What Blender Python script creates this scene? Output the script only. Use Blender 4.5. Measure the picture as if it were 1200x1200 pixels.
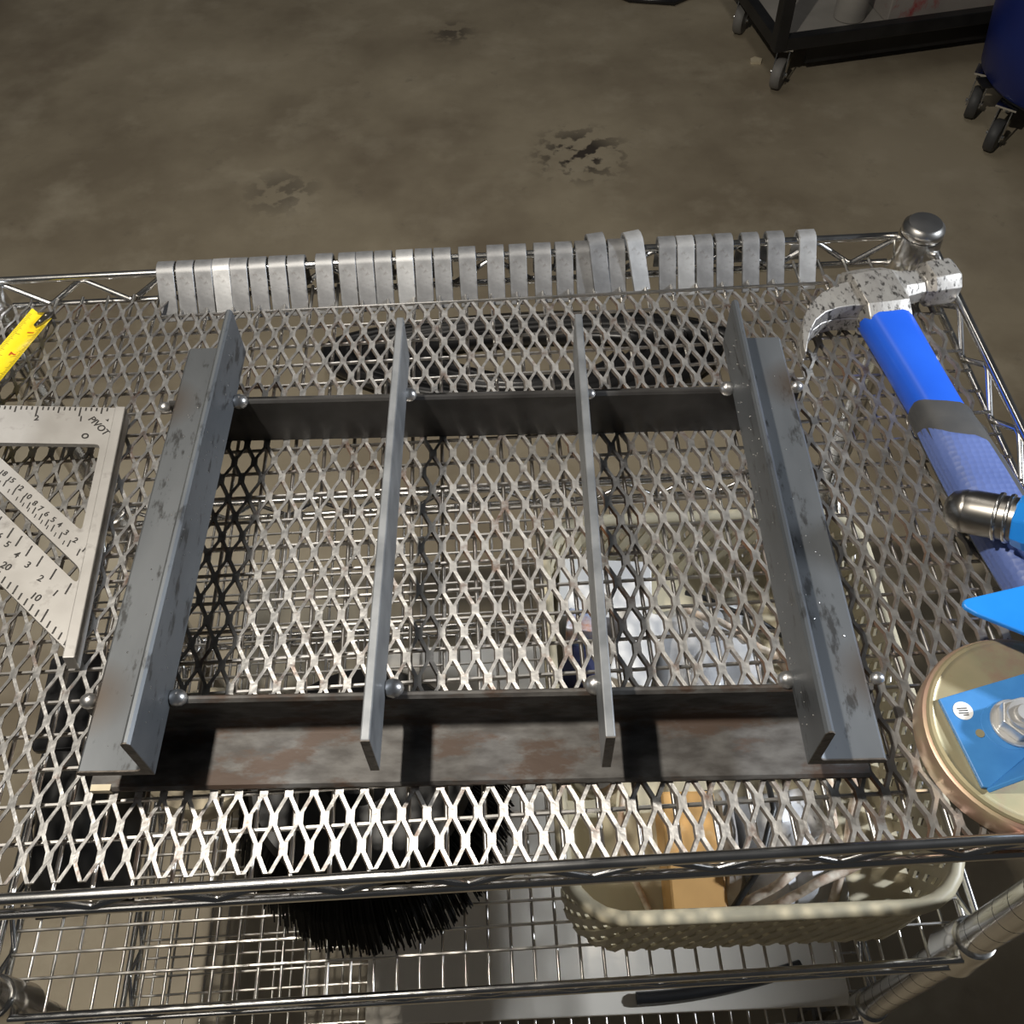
import bpy, bmesh, math, random
from mathutils import Vector, Matrix
random.seed(7)
for o in list(bpy.data.objects): bpy.data.objects.remove(o)
scn = bpy.context.scene
COL = scn.collection
Z0 = 0.77                      # height of the work surface above the floor
R = math.radians

# ------------------------------------------------------------------ camera
cd = bpy.data.cameras.new('camera'); cam = bpy.data.objects.new('camera', cd); COL.objects.link(cam)
cd.sensor_width = 36; cd.lens = 36*1130/1200; cd.clip_start = .01; cd.clip_end = 60
RW = Matrix(((0.99917, -0.03508, -0.02046), (0.04051, 0.80404, 0.59320), (-0.00436, -0.59354, 0.80479)))
cam.matrix_world = Matrix.Translation((0.1476, -0.2525, 0.4727+Z0)) @ RW.transposed().to_4x4()
scn.camera = cam

# ------------------------------------------------------------------ world and lamps
w = bpy.data.worlds.new('world'); scn.world = w; w.use_nodes = True
bg = w.node_tree.nodes['Background']; bg.inputs[0].default_value = (.92, .95, 1.0, 1); bg.inputs[1].default_value = .030
def lamp(name, kind, loc, power, col, size, aim=None, size_y=None):
    l = bpy.data.lights.new(name, kind); l.energy = power; l.color = col
    if kind == 'AREA':
        l.shape = 'RECTANGLE' if size_y else 'DISK'; l.size = size
        if size_y: l.size_y = size_y
    else: l.shadow_soft_size = size
    o = bpy.data.objects.new(name, l); COL.objects.link(o); o.location = loc
    if aim: o.rotation_euler = (Vector(aim)-Vector(loc)).to_track_quat('-Z', 'Y').to_euler()
    return o
lamp('work_lamp', 'POINT', (-.25, .0, 1.10+Z0), 66, (1, .935, .83), .020)
sl = lamp('side_lamp', 'SPOT', (1.75, .05, .80+Z0), 150, (.86, .92, 1), .05, aim=(.22, .06, Z0+.02)); sl.data.spot_size = R(38); sl.data.spot_blend = .45
lamp('overhead_fill', 'AREA', (-.3, 1.9, 3.0), 8, (1, .95, .88), .25, aim=(-.3, 1.9, 0), size_y=1.8)  # unseen fill light added overhead to lift the far floor
lamp('overhead_fill', 'AREA', (-.9, -1.0, 3.0), 4, (1, .95, .88), .25, aim=(-.9, -1.0, 0), size_y=1.8)  # second added overhead fill, no fixture in view
vs = scn.view_settings; vs.view_transform = 'Standard'; vs.look = 'None'; vs.gamma = 1; vs.use_curve_mapping = False
vs.exposure = 0.0

# ------------------------------------------------------------------ materials
def pmat(name, c1, c2=None, scale=8, rough=.5, metal=0, bump=0, c3=None, s3=3, t3=.6, rough2=None, stretch=None, lo=.35, hi=.65, spec=None, w3=.08):
    m = bpy.data.materials.new(name); m.use_nodes = True; nt = m.node_tree; N = nt.nodes; L = nt.links
    b = N['Principled BSDF']; b.inputs['Roughness'].default_value = rough; b.inputs['Metallic'].default_value = metal
    if spec is not None: b.inputs['Specular IOR Level'].default_value = spec
    b.inputs['Base Color'].default_value = (*c1, 1)
    if c2 is None: return m
    tc = N.new('ShaderNodeTexCoord'); vec = tc.outputs['Object']
    if stretch:
        mp = N.new('ShaderNodeMapping'); mp.inputs['Scale'].default_value = stretch; L.new(vec, mp.inputs[0]); vec = mp.outputs[0]
    n = N.new('ShaderNodeTexNoise'); n.inputs['Scale'].default_value = scale; n.inputs['Detail'].default_value = 6; L.new(vec, n.inputs['Vector'])
    r = N.new('ShaderNodeValToRGB'); r.color_ramp.elements[0].position = lo; r.color_ramp.elements[1].position = hi
    r.color_ramp.elements[0].color = (*c1, 1); r.color_ramp.elements[1].color = (*c2, 1); L.new(n.outputs['Fac'], r.inputs[0])
    out = r.outputs[0]
    if c3 is not None:
        n3 = N.new('ShaderNodeTexNoise'); n3.inputs['Scale'].default_value = s3; n3.inputs['Detail'].default_value = 7; n3.inputs['Roughness'].default_value = .65; L.new(vec, n3.inputs['Vector'])
        r3 = N.new('ShaderNodeMapRange'); r3.inputs[1].default_value = t3-w3; r3.inputs[2].default_value = t3+w3; L.new(n3.outputs['Fac'], r3.inputs[0])
        mx = N.new('ShaderNodeMix'); mx.data_type = 'RGBA'; L.new(r3.outputs[0], mx.inputs[0]); L.new(out, mx.inputs[6]); mx.inputs[7].default_value = (*c3, 1); out = mx.outputs[2]
    L.new(out, b.inputs['Base Color'])
    if rough2 is not None:
        rr = N.new('ShaderNodeMapRange'); rr.inputs[3].default_value = rough; rr.inputs[4].default_value = rough2; L.new(n.outputs['Fac'], rr.inputs[0]); L.new(rr.outputs[0], b.inputs['Roughness'])
    if bump:
        bp = N.new('ShaderNodeBump'); bp.inputs['Strength'].default_value = bump; bp.inputs['Distance'].default_value = .002; L.new(n.outputs['Fac'], bp.inputs['Height']); L.new(bp.outputs[0], b.inputs['Normal'])
    return m
M = {}
M['chrome'] = pmat('chrome', (.66, .65, .63), (.74, .73, .71), 40, .14, 1, rough2=.28)
M['wire'] = pmat('chromed wire', (.62, .60, .57), (.72, .70, .67), 30, .22, 1, rough2=.36)
M['bolt'] = pmat('zinc plated bolt', (.58, .57, .55), (.68, .67, .65), 60, .34, .7)
M['mesh'] = pmat('expanded steel', (.36, .355, .345), (.47, .46, .445), 140, .36, .90, c3=(.17, .10, .07), s3=60, t3=.63, bump=.3, rough2=.48)
M['meshside'] = pmat('rusty cut edge', (.17, .145, .125), (.28, .255, .235), 60, .45, .6, c3=(.24, .12, .06), s3=16, t3=.60, rough2=.6)
M['scale'] = pmat('mill scale steel', (.088, .095, .103), (.155, .165, .175), 16, .38, .55, c3=(.055, .056, .057), s3=110, t3=.60, stretch=(1, .35, 1), w3=.04, rough2=.52, bump=.08)
M['rust'] = pmat('rusty mill scale', (.115, .110, .104), (.050, .045, .041), 150, .58, .3, c3=(.062, .039, .027), s3=60, t3=.55, stretch=(.45, 1, 1), w3=.05, rough2=.6, bump=.12)
M['darkscale'] = pmat('dark mill scale', (.035, .033, .032), (.075, .072, .07), 30, .42, .5, rough2=.55, bump=.06)
M['cut'] = pmat('oxidised saw cut', (.060, .048, .038), (.10, .082, .066), 220, .55, .3, bump=.3)
M['bar'] = pmat('flat bar steel', (.20, .21, .22), (.29, .30, .31), 60, .38, .65, rough2=.5)
M['weld'] = pmat('weld bead', (.62, .61, .60), (.46, .45, .44), 200, .30, .9)
M['clip'] = pmat('cut flat bar', (.17, .17, .172), (.27, .27, .272), 70, .46, .6, c3=(.11, .10, .095), s3=160, t3=.66, rough2=.55, bump=.15)
M['clipb'] = pmat('bright cut flat bar', (.30, .30, .30), (.42, .42, .42), 70, .44, .6, c3=(.20, .19, .18), s3=160, t3=.66, rough2=.55, bump=.15)
M['alu'] = pmat('worn aluminium', (.36, .345, .325), (.45, .435, .415), 30, .45, .6, c3=(.24, .225, .21), s3=60, t3=.64, rough2=.55, bump=.05)
M['ink'] = pmat('black filled engraving', (.02, .018, .016), rough=.6)
M['yellow'] = pmat('yellow tape blade', (.80, .62, .02), (.74, .55, .015), 20, .32)
M['red'] = pmat('red print', (.42, .05, .01), rough=.5)
M['hsteel'] = pmat('forged steel', (.50, .48, .445), (.36, .34, .315), 60, .40, .7, c3=(.075, .07, .065), s3=200, t3=.57, rough2=.55, bump=.3, stretch=(1.6, .8, 1), w3=.05)
M['hblue'] = pmat('blue handle', (.012, .085, .56), (.018, .11, .64), 14, .35)
M['hblack'] = pmat('dark rubber', (.045, .046, .048), (.065, .064, .063), 50, .55)
M['nickel'] = pmat('nickel plated steel', (.36, .34, .31), (.24, .225, .205), 60, .25, 1, rough2=.38)
M['pblue'] = pmat('blue powder coat', (.012, .20, .66), (.02, .25, .72), 20, .32)
M['bblue'] = pmat('scuffed blue paint', (.045, .19, .47), (.06, .235, .54), 60, .38)
M['zinc'] = pmat('yellow zinc plate', (.46, .385, .235), (.37, .335, .205), 45, .42, .55, c3=(.38, .26, .18), s3=30, t3=.62, rough2=.55)
M['copper'] = pmat('pink zinc edge', (.52, .31, .25), (.46, .37, .24), 40, .36, .65, rough2=.5)
M['cream'] = pmat('cream plastic', (.56, .50, .355), (.49, .435, .305), 20, .45)
M['black'] = pmat('black plastic', (.012, .012, .012), (.02, .02, .02), 20, .42)
M['rubber'] = pmat('black rubber', (.010, .010, .011), (.022, .022, .023), 14, .30)
M['bristle'] = pmat('black bristle', (.006, .006, .006), rough=.7, spec=.2)
M['white'] = pmat('white paper', (.76, .755, .74), (.68, .675, .67), 20, .6)
M['greybag'] = pmat('grey plastic film', (.42, .425, .44), (.62, .625, .63), 26, .25, bump=.8)
M['whitebag'] = pmat('white plastic film', (.80, .81, .83), (.60, .61, .64), 34, .22, bump=.9)
M['navy'] = pmat('navy fabric', (.012, .016, .06), (.02, .025, .085), 90, .8)
M['terra'] = pmat('terracotta plastic', (.38, .13, .07), (.30, .10, .05), 30, .5)
M['kraft'] = pmat('orange kraft packet', (.62, .36, .13), (.52, .29, .10), 24, .45, c3=(.74, .60, .38), s3=18, t3=.62)
M['photo'] = pmat('printed packet', (.20, .30, .55), (.55, .56, .60), 36, .35, c3=(.38, .18, .10), s3=40, t3=.55)
M['film'] = pmat('smoky packet', (.30, .285, .27), (.52, .50, .47), 24, .22, bump=.5)
M['rope'] = pmat('jute rope', (.78, .70, .58), (.50, .36, .26), 130, .8, bump=.5)
M['sheet'] = pmat('pale fibre sheet', (.70, .655, .575), (.62, .575, .50), 8, .7)
M['masking'] = pmat('cream tape roll', (.66, .58, .42), (.58, .50, .35), 60, .6)
M['barrel'] = pmat('blue barrel plastic', (.008, .02, .16), (.010, .028, .20), 9, .38)
M['cartblack'] = pmat('black painted steel', (.010, .010, .011), (.020, .020, .021), 20, .45)
M['card'] = pmat('printed carton', (.36, .33, .30), (.30, .27, .25), 14, .7, c3=(.36, .06, .06), s3=30, t3=.60, stretch=(1, .3, .6))
M['can'] = pmat('grey can', (.36, .34, .31), (.28, .265, .24), 10, .5)
M['wheel'] = pmat('grey rubber wheel', (.17, .165, .155), (.22, .21, .20), 20, .6)
def hexgrip():
    m = pmat('blue textured grip', (.075, .115, .30), (.095, .14, .35), 30, .5); nt = m.node_tree; N = nt.nodes; L = nt.links
    v = N.new('ShaderNodeTexVoronoi'); v.inputs['Scale'].default_value = 260; v.inputs['Randomness'].default_value = .25
    tc = N.new('ShaderNodeTexCoord'); L.new(tc.outputs['Object'], v.inputs['Vector'])
    b = N.new('ShaderNodeBump'); b.inputs['Strength'].default_value = .35; b.inputs['Distance'].default_value = .0015
    L.new(v.outputs['Distance'], b.inputs['Height']); L.new(b.outputs[0], N['Principled BSDF'].inputs['Normal']); return m
M['hgrip'] = hexgrip()
def heat_steel(name, base, spots):
    """mill scale with the brown heat tint left around each weld (spots in object space)"""
    m = base.copy(); m.name = name; nt = m.node_tree; N = nt.nodes; L = nt.links
    b = N['Principled BSDF']; src = b.inputs['Base Color'].links[0].from_socket
    tc = N.new('ShaderNodeTexCoord')
    for s in spots:
        d = N.new('ShaderNodeVectorMath'); d.operation = 'DISTANCE'; L.new(tc.outputs['Object'], d.inputs[0]); d.inputs[1].default_value = s
        r = N.new('ShaderNodeMapRange'); r.inputs[1].default_value = .004; r.inputs[2].default_value = .024; r.inputs[3].default_value = .85; r.inputs[4].default_value = 0; L.new(d.outputs['Value'], r.inputs[0])
        mx = N.new('ShaderNodeMix'); mx.data_type = 'RGBA'; L.new(r.outputs[0], mx.inputs[0]); L.new(src, mx.inputs[6]); mx.inputs[7].default_value = (.075, .050, .030, 1); src = mx.outputs[2]
    L.new(src, b.inputs['Base Color']); return m
def floor_mat():
    m = bpy.data.materials.new('stained concrete'); m.use_nodes = True; nt = m.node_tree; N = nt.nodes; L = nt.links
    b = N['Principled BSDF']; tc = N.new('ShaderNodeTexCoord'); P = tc.outputs['Object']
    def noise(s, d=8, r=.6):
        n = N.new('ShaderNodeTexNoise'); n.inputs['Scale'].default_value = s; n.inputs['Detail'].default_value = d; n.inputs['Roughness'].default_value = r; L.new(P, n.inputs['Vector']); return n.outputs['Fac']
    def mix(f, a, c):
        x = N.new('ShaderNodeMix'); x.data_type = 'RGBA'; L.new(f, x.inputs[0])
        if isinstance(a, tuple): x.inputs[6].default_value = (*a, 1)
        else: L.new(a, x.inputs[6])
        x.inputs[7].default_value = (*c, 1); return x.outputs[2]
    def rng(v, a, c, lo=0, hi=1):
        r = N.new('ShaderNodeMapRange'); r.inputs[1].default_value = a; r.inputs[2].default_value = c; r.inputs[3].default_value = lo; r.inputs[4].default_value = hi; L.new(v, r.inputs[0]); return r.outputs[0]
    c = mix(rng(noise(2.2), .38, .62), (.400, .345, .250), (.265, .222, .157))
    c = mix(rng(noise(5.5), .52, .72, 0, .55), c, (.520, .462, .352))
    c = mix(rng(noise(1.1, 5), .52, .68, 0, .6), c, (.195, .153, .107))
    c = mix(rng(noise(16, 9, .7), .60, .72, 0, .35), c, (.13, .115, .095))
    def stain(c, p, rad, th, col, k):
        d = N.new('ShaderNodeVectorMath'); d.operation = 'DISTANCE'; L.new(P, d.inputs[0]); d.inputs[1].default_value = (*p, 0)
        f = rng(d.outputs['Value'], rad*.3, rad, 1, 0); n = rng(noise(26, 4, .5), th, th+.06)
        mu = N.new('ShaderNodeMath'); mu.operation = 'MULTIPLY'; L.new(f, mu.inputs[0]); L.new(n, mu.inputs[1])
        m2 = N.new('ShaderNodeMath'); m2.operation = 'MULTIPLY'; L.new(mu.outputs[0], m2.inputs[0]); m2.inputs[1].default_value = k
        return mix(m2.outputs[0], c, col)
    c = stain(c, (.3388, 1.6354), .13, .50, (.055, .045, .036), 1)
    c = stain(c, (-.3078, 1.5378), .10, .46, (.07, .06, .05), .5)
    c = stain(c, (.0561, 2.18), .07, .46, (.06, .05, .04), .7)
    L.new(c, b.inputs['Base Color']); L.new(rng(noise(7), .3, .7, .42, .62), b.inputs['Roughness']); return m

# ------------------------------------------------------------------ mesh helpers
class MB:
    def __init__(s): s.v = []; s.f = []
    def add(s, vs, fs):
        n = len(s.v); s.v += [tuple(v) for v in vs]; s.f += [[i+n for i in f] for f in fs]; return s
    def box(s, a, b):
        x0, y0, z0 = a; x1, y1, z1 = b
        return s.add([(x0,y0,z0),(x1,y0,z0),(x1,y1,z0),(x0,y1,z0),(x0,y0,z1),(x1,y0,z1),(x1,y1,z1),(x0,y1,z1)],
                     [(3,2,1,0),(4,5,6,7),(0,1,5,4),(1,2,6,5),(2,3,7,6),(3,0,4,7)])
    def sweep(s, rings, cap=True, close=False):
        n = len(rings[0]); vs = [p for r in rings for p in r]; fs = []
        k = len(rings)
        for i in range(k if close else k-1):
            a = i*n; b = ((i+1) % k)*n
            for j in range(n): fs.append((a+j, a+(j+1) % n, b+(j+1) % n, b+j))
        if cap and not close: fs.append(tuple(reversed(range(n)))); fs.append(tuple(range((k-1)*n, k*n)))
        return s.add(vs, fs)
    def tube(s, pts, r, n=8, close=False, cap=True, flat=1.0):
        pts = [Vector(p) for p in pts]; k = len(pts); rings = []; up = None
        for i, p in enumerate(pts):
            if close: t = pts[(i+1) % k]-pts[i-1]
            else: t = pts[min(i+1, k-1)]-pts[max(i-1, 0)]
            t.normalize()
            if up is None: up = Vector((0,0,1)) if abs(t.z) < .9 else Vector((1,0,0))
            u = (up-t*up.dot(t)); u.normalize(); up = u; q = t.cross(u)
            rr = r[i] if isinstance(r, (list, tuple)) else r
            rings.append([p+q*(rr*math.cos(2*math.pi*j/n))+u*(rr*flat*math.sin(2*math.pi*j/n)) for j in range(n)])
        return s.sweep(rings, cap, close)
    def lathe(s, prof, c=(0,0,0), n=24, axis='z'):
        rings = []
        for r, z in prof:
            ring = []
            for j in range(n):
                a = 2*math.pi*j/n; x, y = r*math.cos(a), r*math.sin(a)
                p = (x, y, z) if axis == 'z' else ((z, x, y) if axis == 'x' else (y, z, x))
                ring.append((c[0]+p[0], c[1]+p[1], c[2]+p[2]))
            rings.append(ring)
        return s.sweep(rings)
    def prism(s, poly, z0, z1):
        return s.sweep([[(x,y,z0) for x,y in poly], [(x,y,z1) for x,y in poly]])
    def ball(s, c, r, n=8, m=6, sq=(1,1,1)):
        return s.lathe_raw(c, r, n, m, sq)
    def lathe_raw(s, c, r, n, m, sq):
        rings = []
        for i in range(m+1):
            ph = math.pi*(i/m)-math.pi/2; ph = max(-1.5, min(1.5, ph))
            rings.append([(c[0]+sq[0]*r*math.cos(ph)*math.cos(2*math.pi*j/n), c[1]+sq[1]*r*math.cos(ph)*math.sin(2*math.pi*j/n), c[2]+sq[2]*r*math.sin(ph)) for j in range(n)])
        return s.sweep(rings)
    def xf(s, mtx):
        s.v = [tuple(mtx @ Vector(v)) for v in s.v]; return s

def mesh_of(name, mb, smooth=None):
    me = bpy.data.meshes.new(name); me.from_pydata(mb.v, [], mb.f)
    bm = bmesh.new(); bm.from_mesh(me); bmesh.ops.recalc_face_normals(bm, faces=bm.faces)
    if smooth:
        for f in bm.faces: f.smooth = True
        for e in bm.edges:
            if len(e.link_faces) == 2 and e.calc_face_angle(0) > R(smooth): e.smooth = False
    bm.to_mesh(me); bm.free(); return me
def tag(o, label=None, cat=None, group=None, kind=None):
    if label: o['label'] = label
    if cat: o['category'] = cat
    if group: o['group'] = group
    if kind: o['kind'] = kind
    return o
def thing(name, label, cat, loc=(0,0,0), rotz=0, group=None):
    o = bpy.data.objects.new(name, None); COL.objects.link(o); o.empty_display_size = .02
    o.location = (loc[0], loc[1], loc[2]+Z0); o.rotation_euler = (0,0,rotz)
    return tag(o, label, cat, group)
def part(name, mb, mat, parent=None, world=True, smooth=None, bevel=0, base=None, kind=None, label=None):
    """one mesh object. world: the vertices are in bench coordinates (z = 0 on the work surface)"""
    if isinstance(mb, MB):
        if parent is not None and world:
            q = parent; off = Vector((0,0,0))
            while q is not None: off += q.location; q = q.parent
            off.z -= Z0; mb.v = [(v[0]-off.x, v[1]-off.y, v[2]-off.z) for v in mb.v]
        elif parent is None and base is not None:
            mb.v = [(v[0]-base[0], v[1]-base[1], v[2]-base[2]) for v in mb.v]
        me = mesh_of(name, mb, smooth)
    else: me = mb
    if mat is not None and not me.materials: me.materials.append(mat)
    o = bpy.data.objects.new(name, me); COL.objects.link(o); o.parent = parent
    if parent is None: b = base or (0,0,0); o.location = (b[0], b[1], b[2]+Z0)
    if bevel:
        bv = o.modifiers.new('bevel', 'BEVEL'); bv.width = bevel; bv.segments = 2; bv.limit_method = 'ANGLE'; bv.angle_limit = R(40)
    if kind: o['kind'] = kind
    if label: o['label'] = label
    return o
def flat_curve(name, polys, ext, bevel=0):
    cu = bpy.data.curves.new(name, 'CURVE'); cu.dimensions = '2D'; cu.fill_mode = 'BOTH'; cu.extrude = ext; cu.bevel_depth = bevel
    for p in polys:
        sp = cu.splines.new('POLY'); sp.points.add(len(p)-1); sp.use_cyclic_u = True
        for q, (x, y) in zip(sp.points, p): q.co = (x, y, 0, 1)
    return curve_mesh(name, cu)
def curve_mesh(name, cu):
    t = bpy.data.objects.new('tmp', cu); COL.objects.link(t)
    dg = bpy.context.evaluated_depsgraph_get(); dg.update()
    me = bpy.data.meshes.new_from_object(t.evaluated_get(dg)); me.name = name
    bpy.data.objects.remove(t); bpy.data.curves.remove(cu); return me
def text_mesh(txt, size, ext=.00012, bold=0.0):
    cu = bpy.data.curves.new('lettering', 'FONT'); cu.body = txt; cu.size = size; cu.extrude = ext; cu.align_x = 'CENTER'; cu.align_y = 'CENTER'; cu.offset = bold
    return curve_mesh('lettering', cu)
def rpoly(cx, cy, hx, hy, r, n=6):
    out = []
    for sx, sy, a0 in ((1,1,0),(-1,1,90),(-1,-1,180),(1,-1,270)):
        for i in range(n+1):
            a = R(a0+90*i/n); out.append((cx+sx*(hx-r)+r*math.cos(a), cy+sy*(hy-r)+r*math.sin(a)))
    return out

# ------------------------------------------------------------------ setting
mb = MB().box((-6,-5,-.06), (6,9,0)); fl = part('floor', mb, floor_mat()); fl.location = (0,0,0); tag(fl, kind='structure', label='stained grey brown concrete floor')

# ------------------------------------------------------------------ wire cart
HX, HY = .355, .2215
cart = thing('wire_cart', 'chrome wire shelf cart with three grid shelves under the steel work', 'cart', (.117, .102, -.77), R(1.0))
def zl(z): return z+.77                                # bench height -> height inside the cart
PX, PY = HX-.011, HY-.012
wire_x = MB().tube([(-HX+.004,0,0), (HX-.004,0,0)], .0012, 6); me_wx = mesh_of('wire', wire_x, 60); me_wx.materials.append(M['wire'])
wire_y = MB().tube([(0,-HY+.002,0), (0,HY-.002,0)], .0012, 6); me_wy = mesh_of('wire', wire_y, 60); me_wy.materials.append(M['wire'])
wire_yb = MB().tube([(0,-HY+.002,0), (0,HY-.002,0)], .0017, 6)
def shelf(z, pitch):
    def ring(h, r):
        m = MB()
        for sy in (-1,1): m.tube([(-HX+.02, sy*HY, h), (HX-.02, sy*HY, h)], r, 10)
        for sx in (-1,1): m.tube([(sx*HX, -HY+.02, h), (sx*HX, HY-.02, h)], r, 10)
        return m
    s = part('shelf', MB().box((0,0,0),(0,0,0)) if False else ring(0, .0029), M['chrome'], cart, False, smooth=50); s.location.z = zl(z)+.011
    part('lower_rim_rail', ring(-.0245, .0027), M['chrome'], s, False, smooth=50)
    for ax in (0,1):
        for sg in (-1,1):
            L = (HX if ax == 0 else HY)-.022; n = int(round(2*L/.030)); n += n % 2; pts = []
            for i in range(n+1):
                t = -L+2*L*i/n; h = -.003 if i % 2 == 0 else -.0220
                for dt in (-.0022, .0022):
                    tt = max(-L, min(L, t+dt)); pts.append((tt, sg*(HY-.0010), h) if ax == 0 else (sg*(HX-.0010), tt, h))
            part('truss_wire', MB().tube(pts, .0021, 6), M['chrome'], s, False, smooth=60)
    n = int(2*(HY-.022)/pitch); y0 = -n*pitch/2
    for i in range(n+1):
        o = bpy.data.objects.new('cross_wire', me_wx); COL.objects.link(o); o.parent = s; o.location = (0, y0+i*pitch, -.0156)
    n = int(2*(HX-.012)/pitch); x0 = -n*pitch/2
    for i in range(n+1):
        o = bpy.data.objects.new('deck_wire', me_wy); COL.objects.link(o); o.parent = s; o.location = (x0+i*pitch, 0, -.0178)
    for sx in (-1,1):
        for sy in (-1,1):
            part('corner_sleeve', MB().lathe([(.0132,.0095),(.0150,.0105),(.0158,.008),(.0166,-.012),(.0176,-.027),(.0182,-.033),(.0135,-.033)], (sx*PX, sy*PY, 0), 28), M['chrome'], s, False, smooth=40)
    return s
shelf(0, .0191); shelf(-.281, .0168); shelf(-.541, .0168)
for sx in (-1,1):
    for sy in (-1,1):
        prof = [(.0127, zl(-.66)), (.0127, zl(.024))]
        p = part('post', MB().lathe(prof, (sx*PX, sy*PY, 0), 32), M['chrome'], cart, False, smooth=50)
        m = MB(); z = -.65
        while z < -.03:
            m.lathe([(.0122,zl(z)),(.01282,zl(z)),(.01282,zl(z+.0005)),(.0122,zl(z+.0005))], (sx*PX, sy*PY, 0), 24); z += .0254
        part('groove_rings', m, M['ink'], p, False)
        part('post_cap', MB().lathe([(.0128,zl(.0225)),(.0150,zl(.0225)),(.0154,zl(.0245)),(.0148,zl(.028)),(.0125,zl(.030)),(.0118,zl(.0312)),(.006,zl(.0325)),(.0005,zl(.0328))], (sx*PX, sy*PY, 0), 28), M['wire'], p, False, smooth=40)
        c = part('caster', MB().lathe([(.006,.09),(.006,.125),(.018,.105),(.018,.098),(.006,.096)], (sx*PX, sy*PY, 0), 16).box((sx*PX-.016,sy*PY-.022,.03),(sx*PX-.013,sy*PY+.022,.098)).box((sx*PX+.013,sy*PY-.022,.03),(sx*PX+.016,sy*PY+.022,.098)), M['nickel'], cart, False, smooth=40)
        part('wheel', MB().lathe([(.008,-.011),(.036,-.011),(.038,-.006),(.038,.006),(.036,.011),(.008,.011)], (sx*PX, sy*PY, .038), 28, 'x'), M['wheel'], c, False, smooth=40)

# ------------------------------------------------------------------ expanded metal sheet
def expanded():
    m = MB(); S = .0127; H = .0127*1.1432; w = .00215; t = .0019; th = R(5); b = .0030; sh = .42
    u = Vector((math.cos(th), 0, math.sin(th))); v = Vector((sh, 0, 1))*t
    side = []
    i0, i1 = -17, 36; r0, r1 = -8, 21
    for k in range(2*i0, 2*i1):                          # every strand zigzags from front to back
        rings = []
        for r in range(r0, (r1 if k/2*S < -.10 or k/2*S > .382 else r1-1)+1):
            half = .5*(r % 2); left = k/2; right = (k+1)/2  # bonds of row r sit at whole columns plus half
            if abs((left-half)-round(left-half)) < .01: xb = left; sg = 1
            else: xb = right; sg = -1
            c = Vector((xb*S, r*H, -.0002))+u*(sg*w*.5*.97)
            for dy in (-b, b):
                q = c+Vector((0, dy, 0)); rings.append([q-u*w/2-v, q+u*w/2-v, q+u*w/2, q-u*w/2])
        n0 = len(m.f); m.sweep(rings[1:-1])
        for fi in range(n0, len(m.f)):
            if fi-n0 < 4*(len(rings)-3) and (fi-n0) % 4 in (0, 1, 3): side.append(fi)
    return m, side
exm, exside = expanded()
ex = part('expanded_metal_sheet', exm, M['mesh'], None, base=(.12, .1, -.003)); ex.data.materials.append(M['meshside'])
for fi in exside: ex.data.polygons[fi].material_index = 1
tag(ex, 'grey raised expanded metal sheet laid over the top wire shelf', 'metal sheet')

# ------------------------------------------------------------------ welded angle iron frame
FO = (.131, .060, 0); FR = R(-1.35)
frame = thing('welded_frame', 'rectangular frame of welded dark angle iron with two upright flat bars', 'steel frame', FO, FR)
c_, s_ = math.cos(FR), math.sin(FR)
def fl_(x, y): dx, dy = x-FO[0], y-FO[1]; return (c_*dx+s_*dy, -s_*dx+c_*dy)
A, T = .0362, .0042
def lprof(a, t, r=.004):                                # L section: vertical leg at u=0, flange along +u, rounded root and toes
    pts = [(0,0)]
    pts += [(a-.0015,0), (a,.0012), (a,t-.0015), (a-.0015,t)]
    for i in range(5):
        an = R(90*i/4); pts.append((t+r-r*math.sin(an), t+r-r*math.cos(an)))
    pts += [(t,a-.0015), (t-.0015,a), (.0012,a), (0,a-.0015)]
    return pts
def angle_along_y(x, sgn, y0, y1, z):
    return MB().sweep([[(x+sgn*p, y, z+q) for p, q in lprof(A, T)] for y in (y0, y1)])
def angle_along_x(y, sgn, x0, x1, z):
    return MB().sweep([[(x, y+sgn*p, z+q) for p, q in lprof(A, T)] for x in (x0, x1)])
ZT = A+.0002
wl = [fl_(x, y) for x, y in ((-.0151,.1617),(.0898,.1618),(.2008,.1564),(.2855,.1561),(.328,.1552),(-.0196,-.0373),(.0873,-.037),(.1871,-.0397),(.282,-.0412),(-.0632,-.0371),(-.061,.1592),(.3265,-.0423))]
spots = [(p[0], p[1], ZT+.002) for p in wl]
M['scale_l'] = heat_steel('mill scale with heat tint', M['scale'], [spots[i] for i in (4, 9, 10, 11)])
xl = fl_(-.0205, .06)[0]; xr = fl_(.2865, .06)[0]
sa = part('side_angle', angle_along_y(xl, -1, -.1395, .1425, ZT), M['scale_l'], frame, False, smooth=35)
part('cut_end', angle_along_y(xl-.0002, -1, -.1398, -.1390, ZT+.0001), M['cut'], sa, False)
sa = part('side_angle', angle_along_y(xr, 1, -.1405, .1405, ZT), M['scale_l'], frame, False, smooth=35)
part('cut_end', angle_along_y(xr+.0002, 1, -.1408, -.1400, ZT+.0001), M['cut'], sa, False)
yf = fl_(.13, -.0385)[1]; yb = fl_(.13, .1585)[1]
fr_ = part('cross_angle', angle_along_x(yf, -1, -.196, .1955, .0002), M['rust'], frame, False, smooth=35, label='front angle iron with rusty flange')
part('cross_angle', angle_along_x(yb, 1, -.193, .197, .0002), M['darkscale'], frame, False, smooth=35)
part('paint_mark', MB().box((-.1955, yf-A-.0003, .0006), (-.1855, yf-A+.003, .0046)), M['masking'], fr_, False, label='dab of yellow paint')
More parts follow.
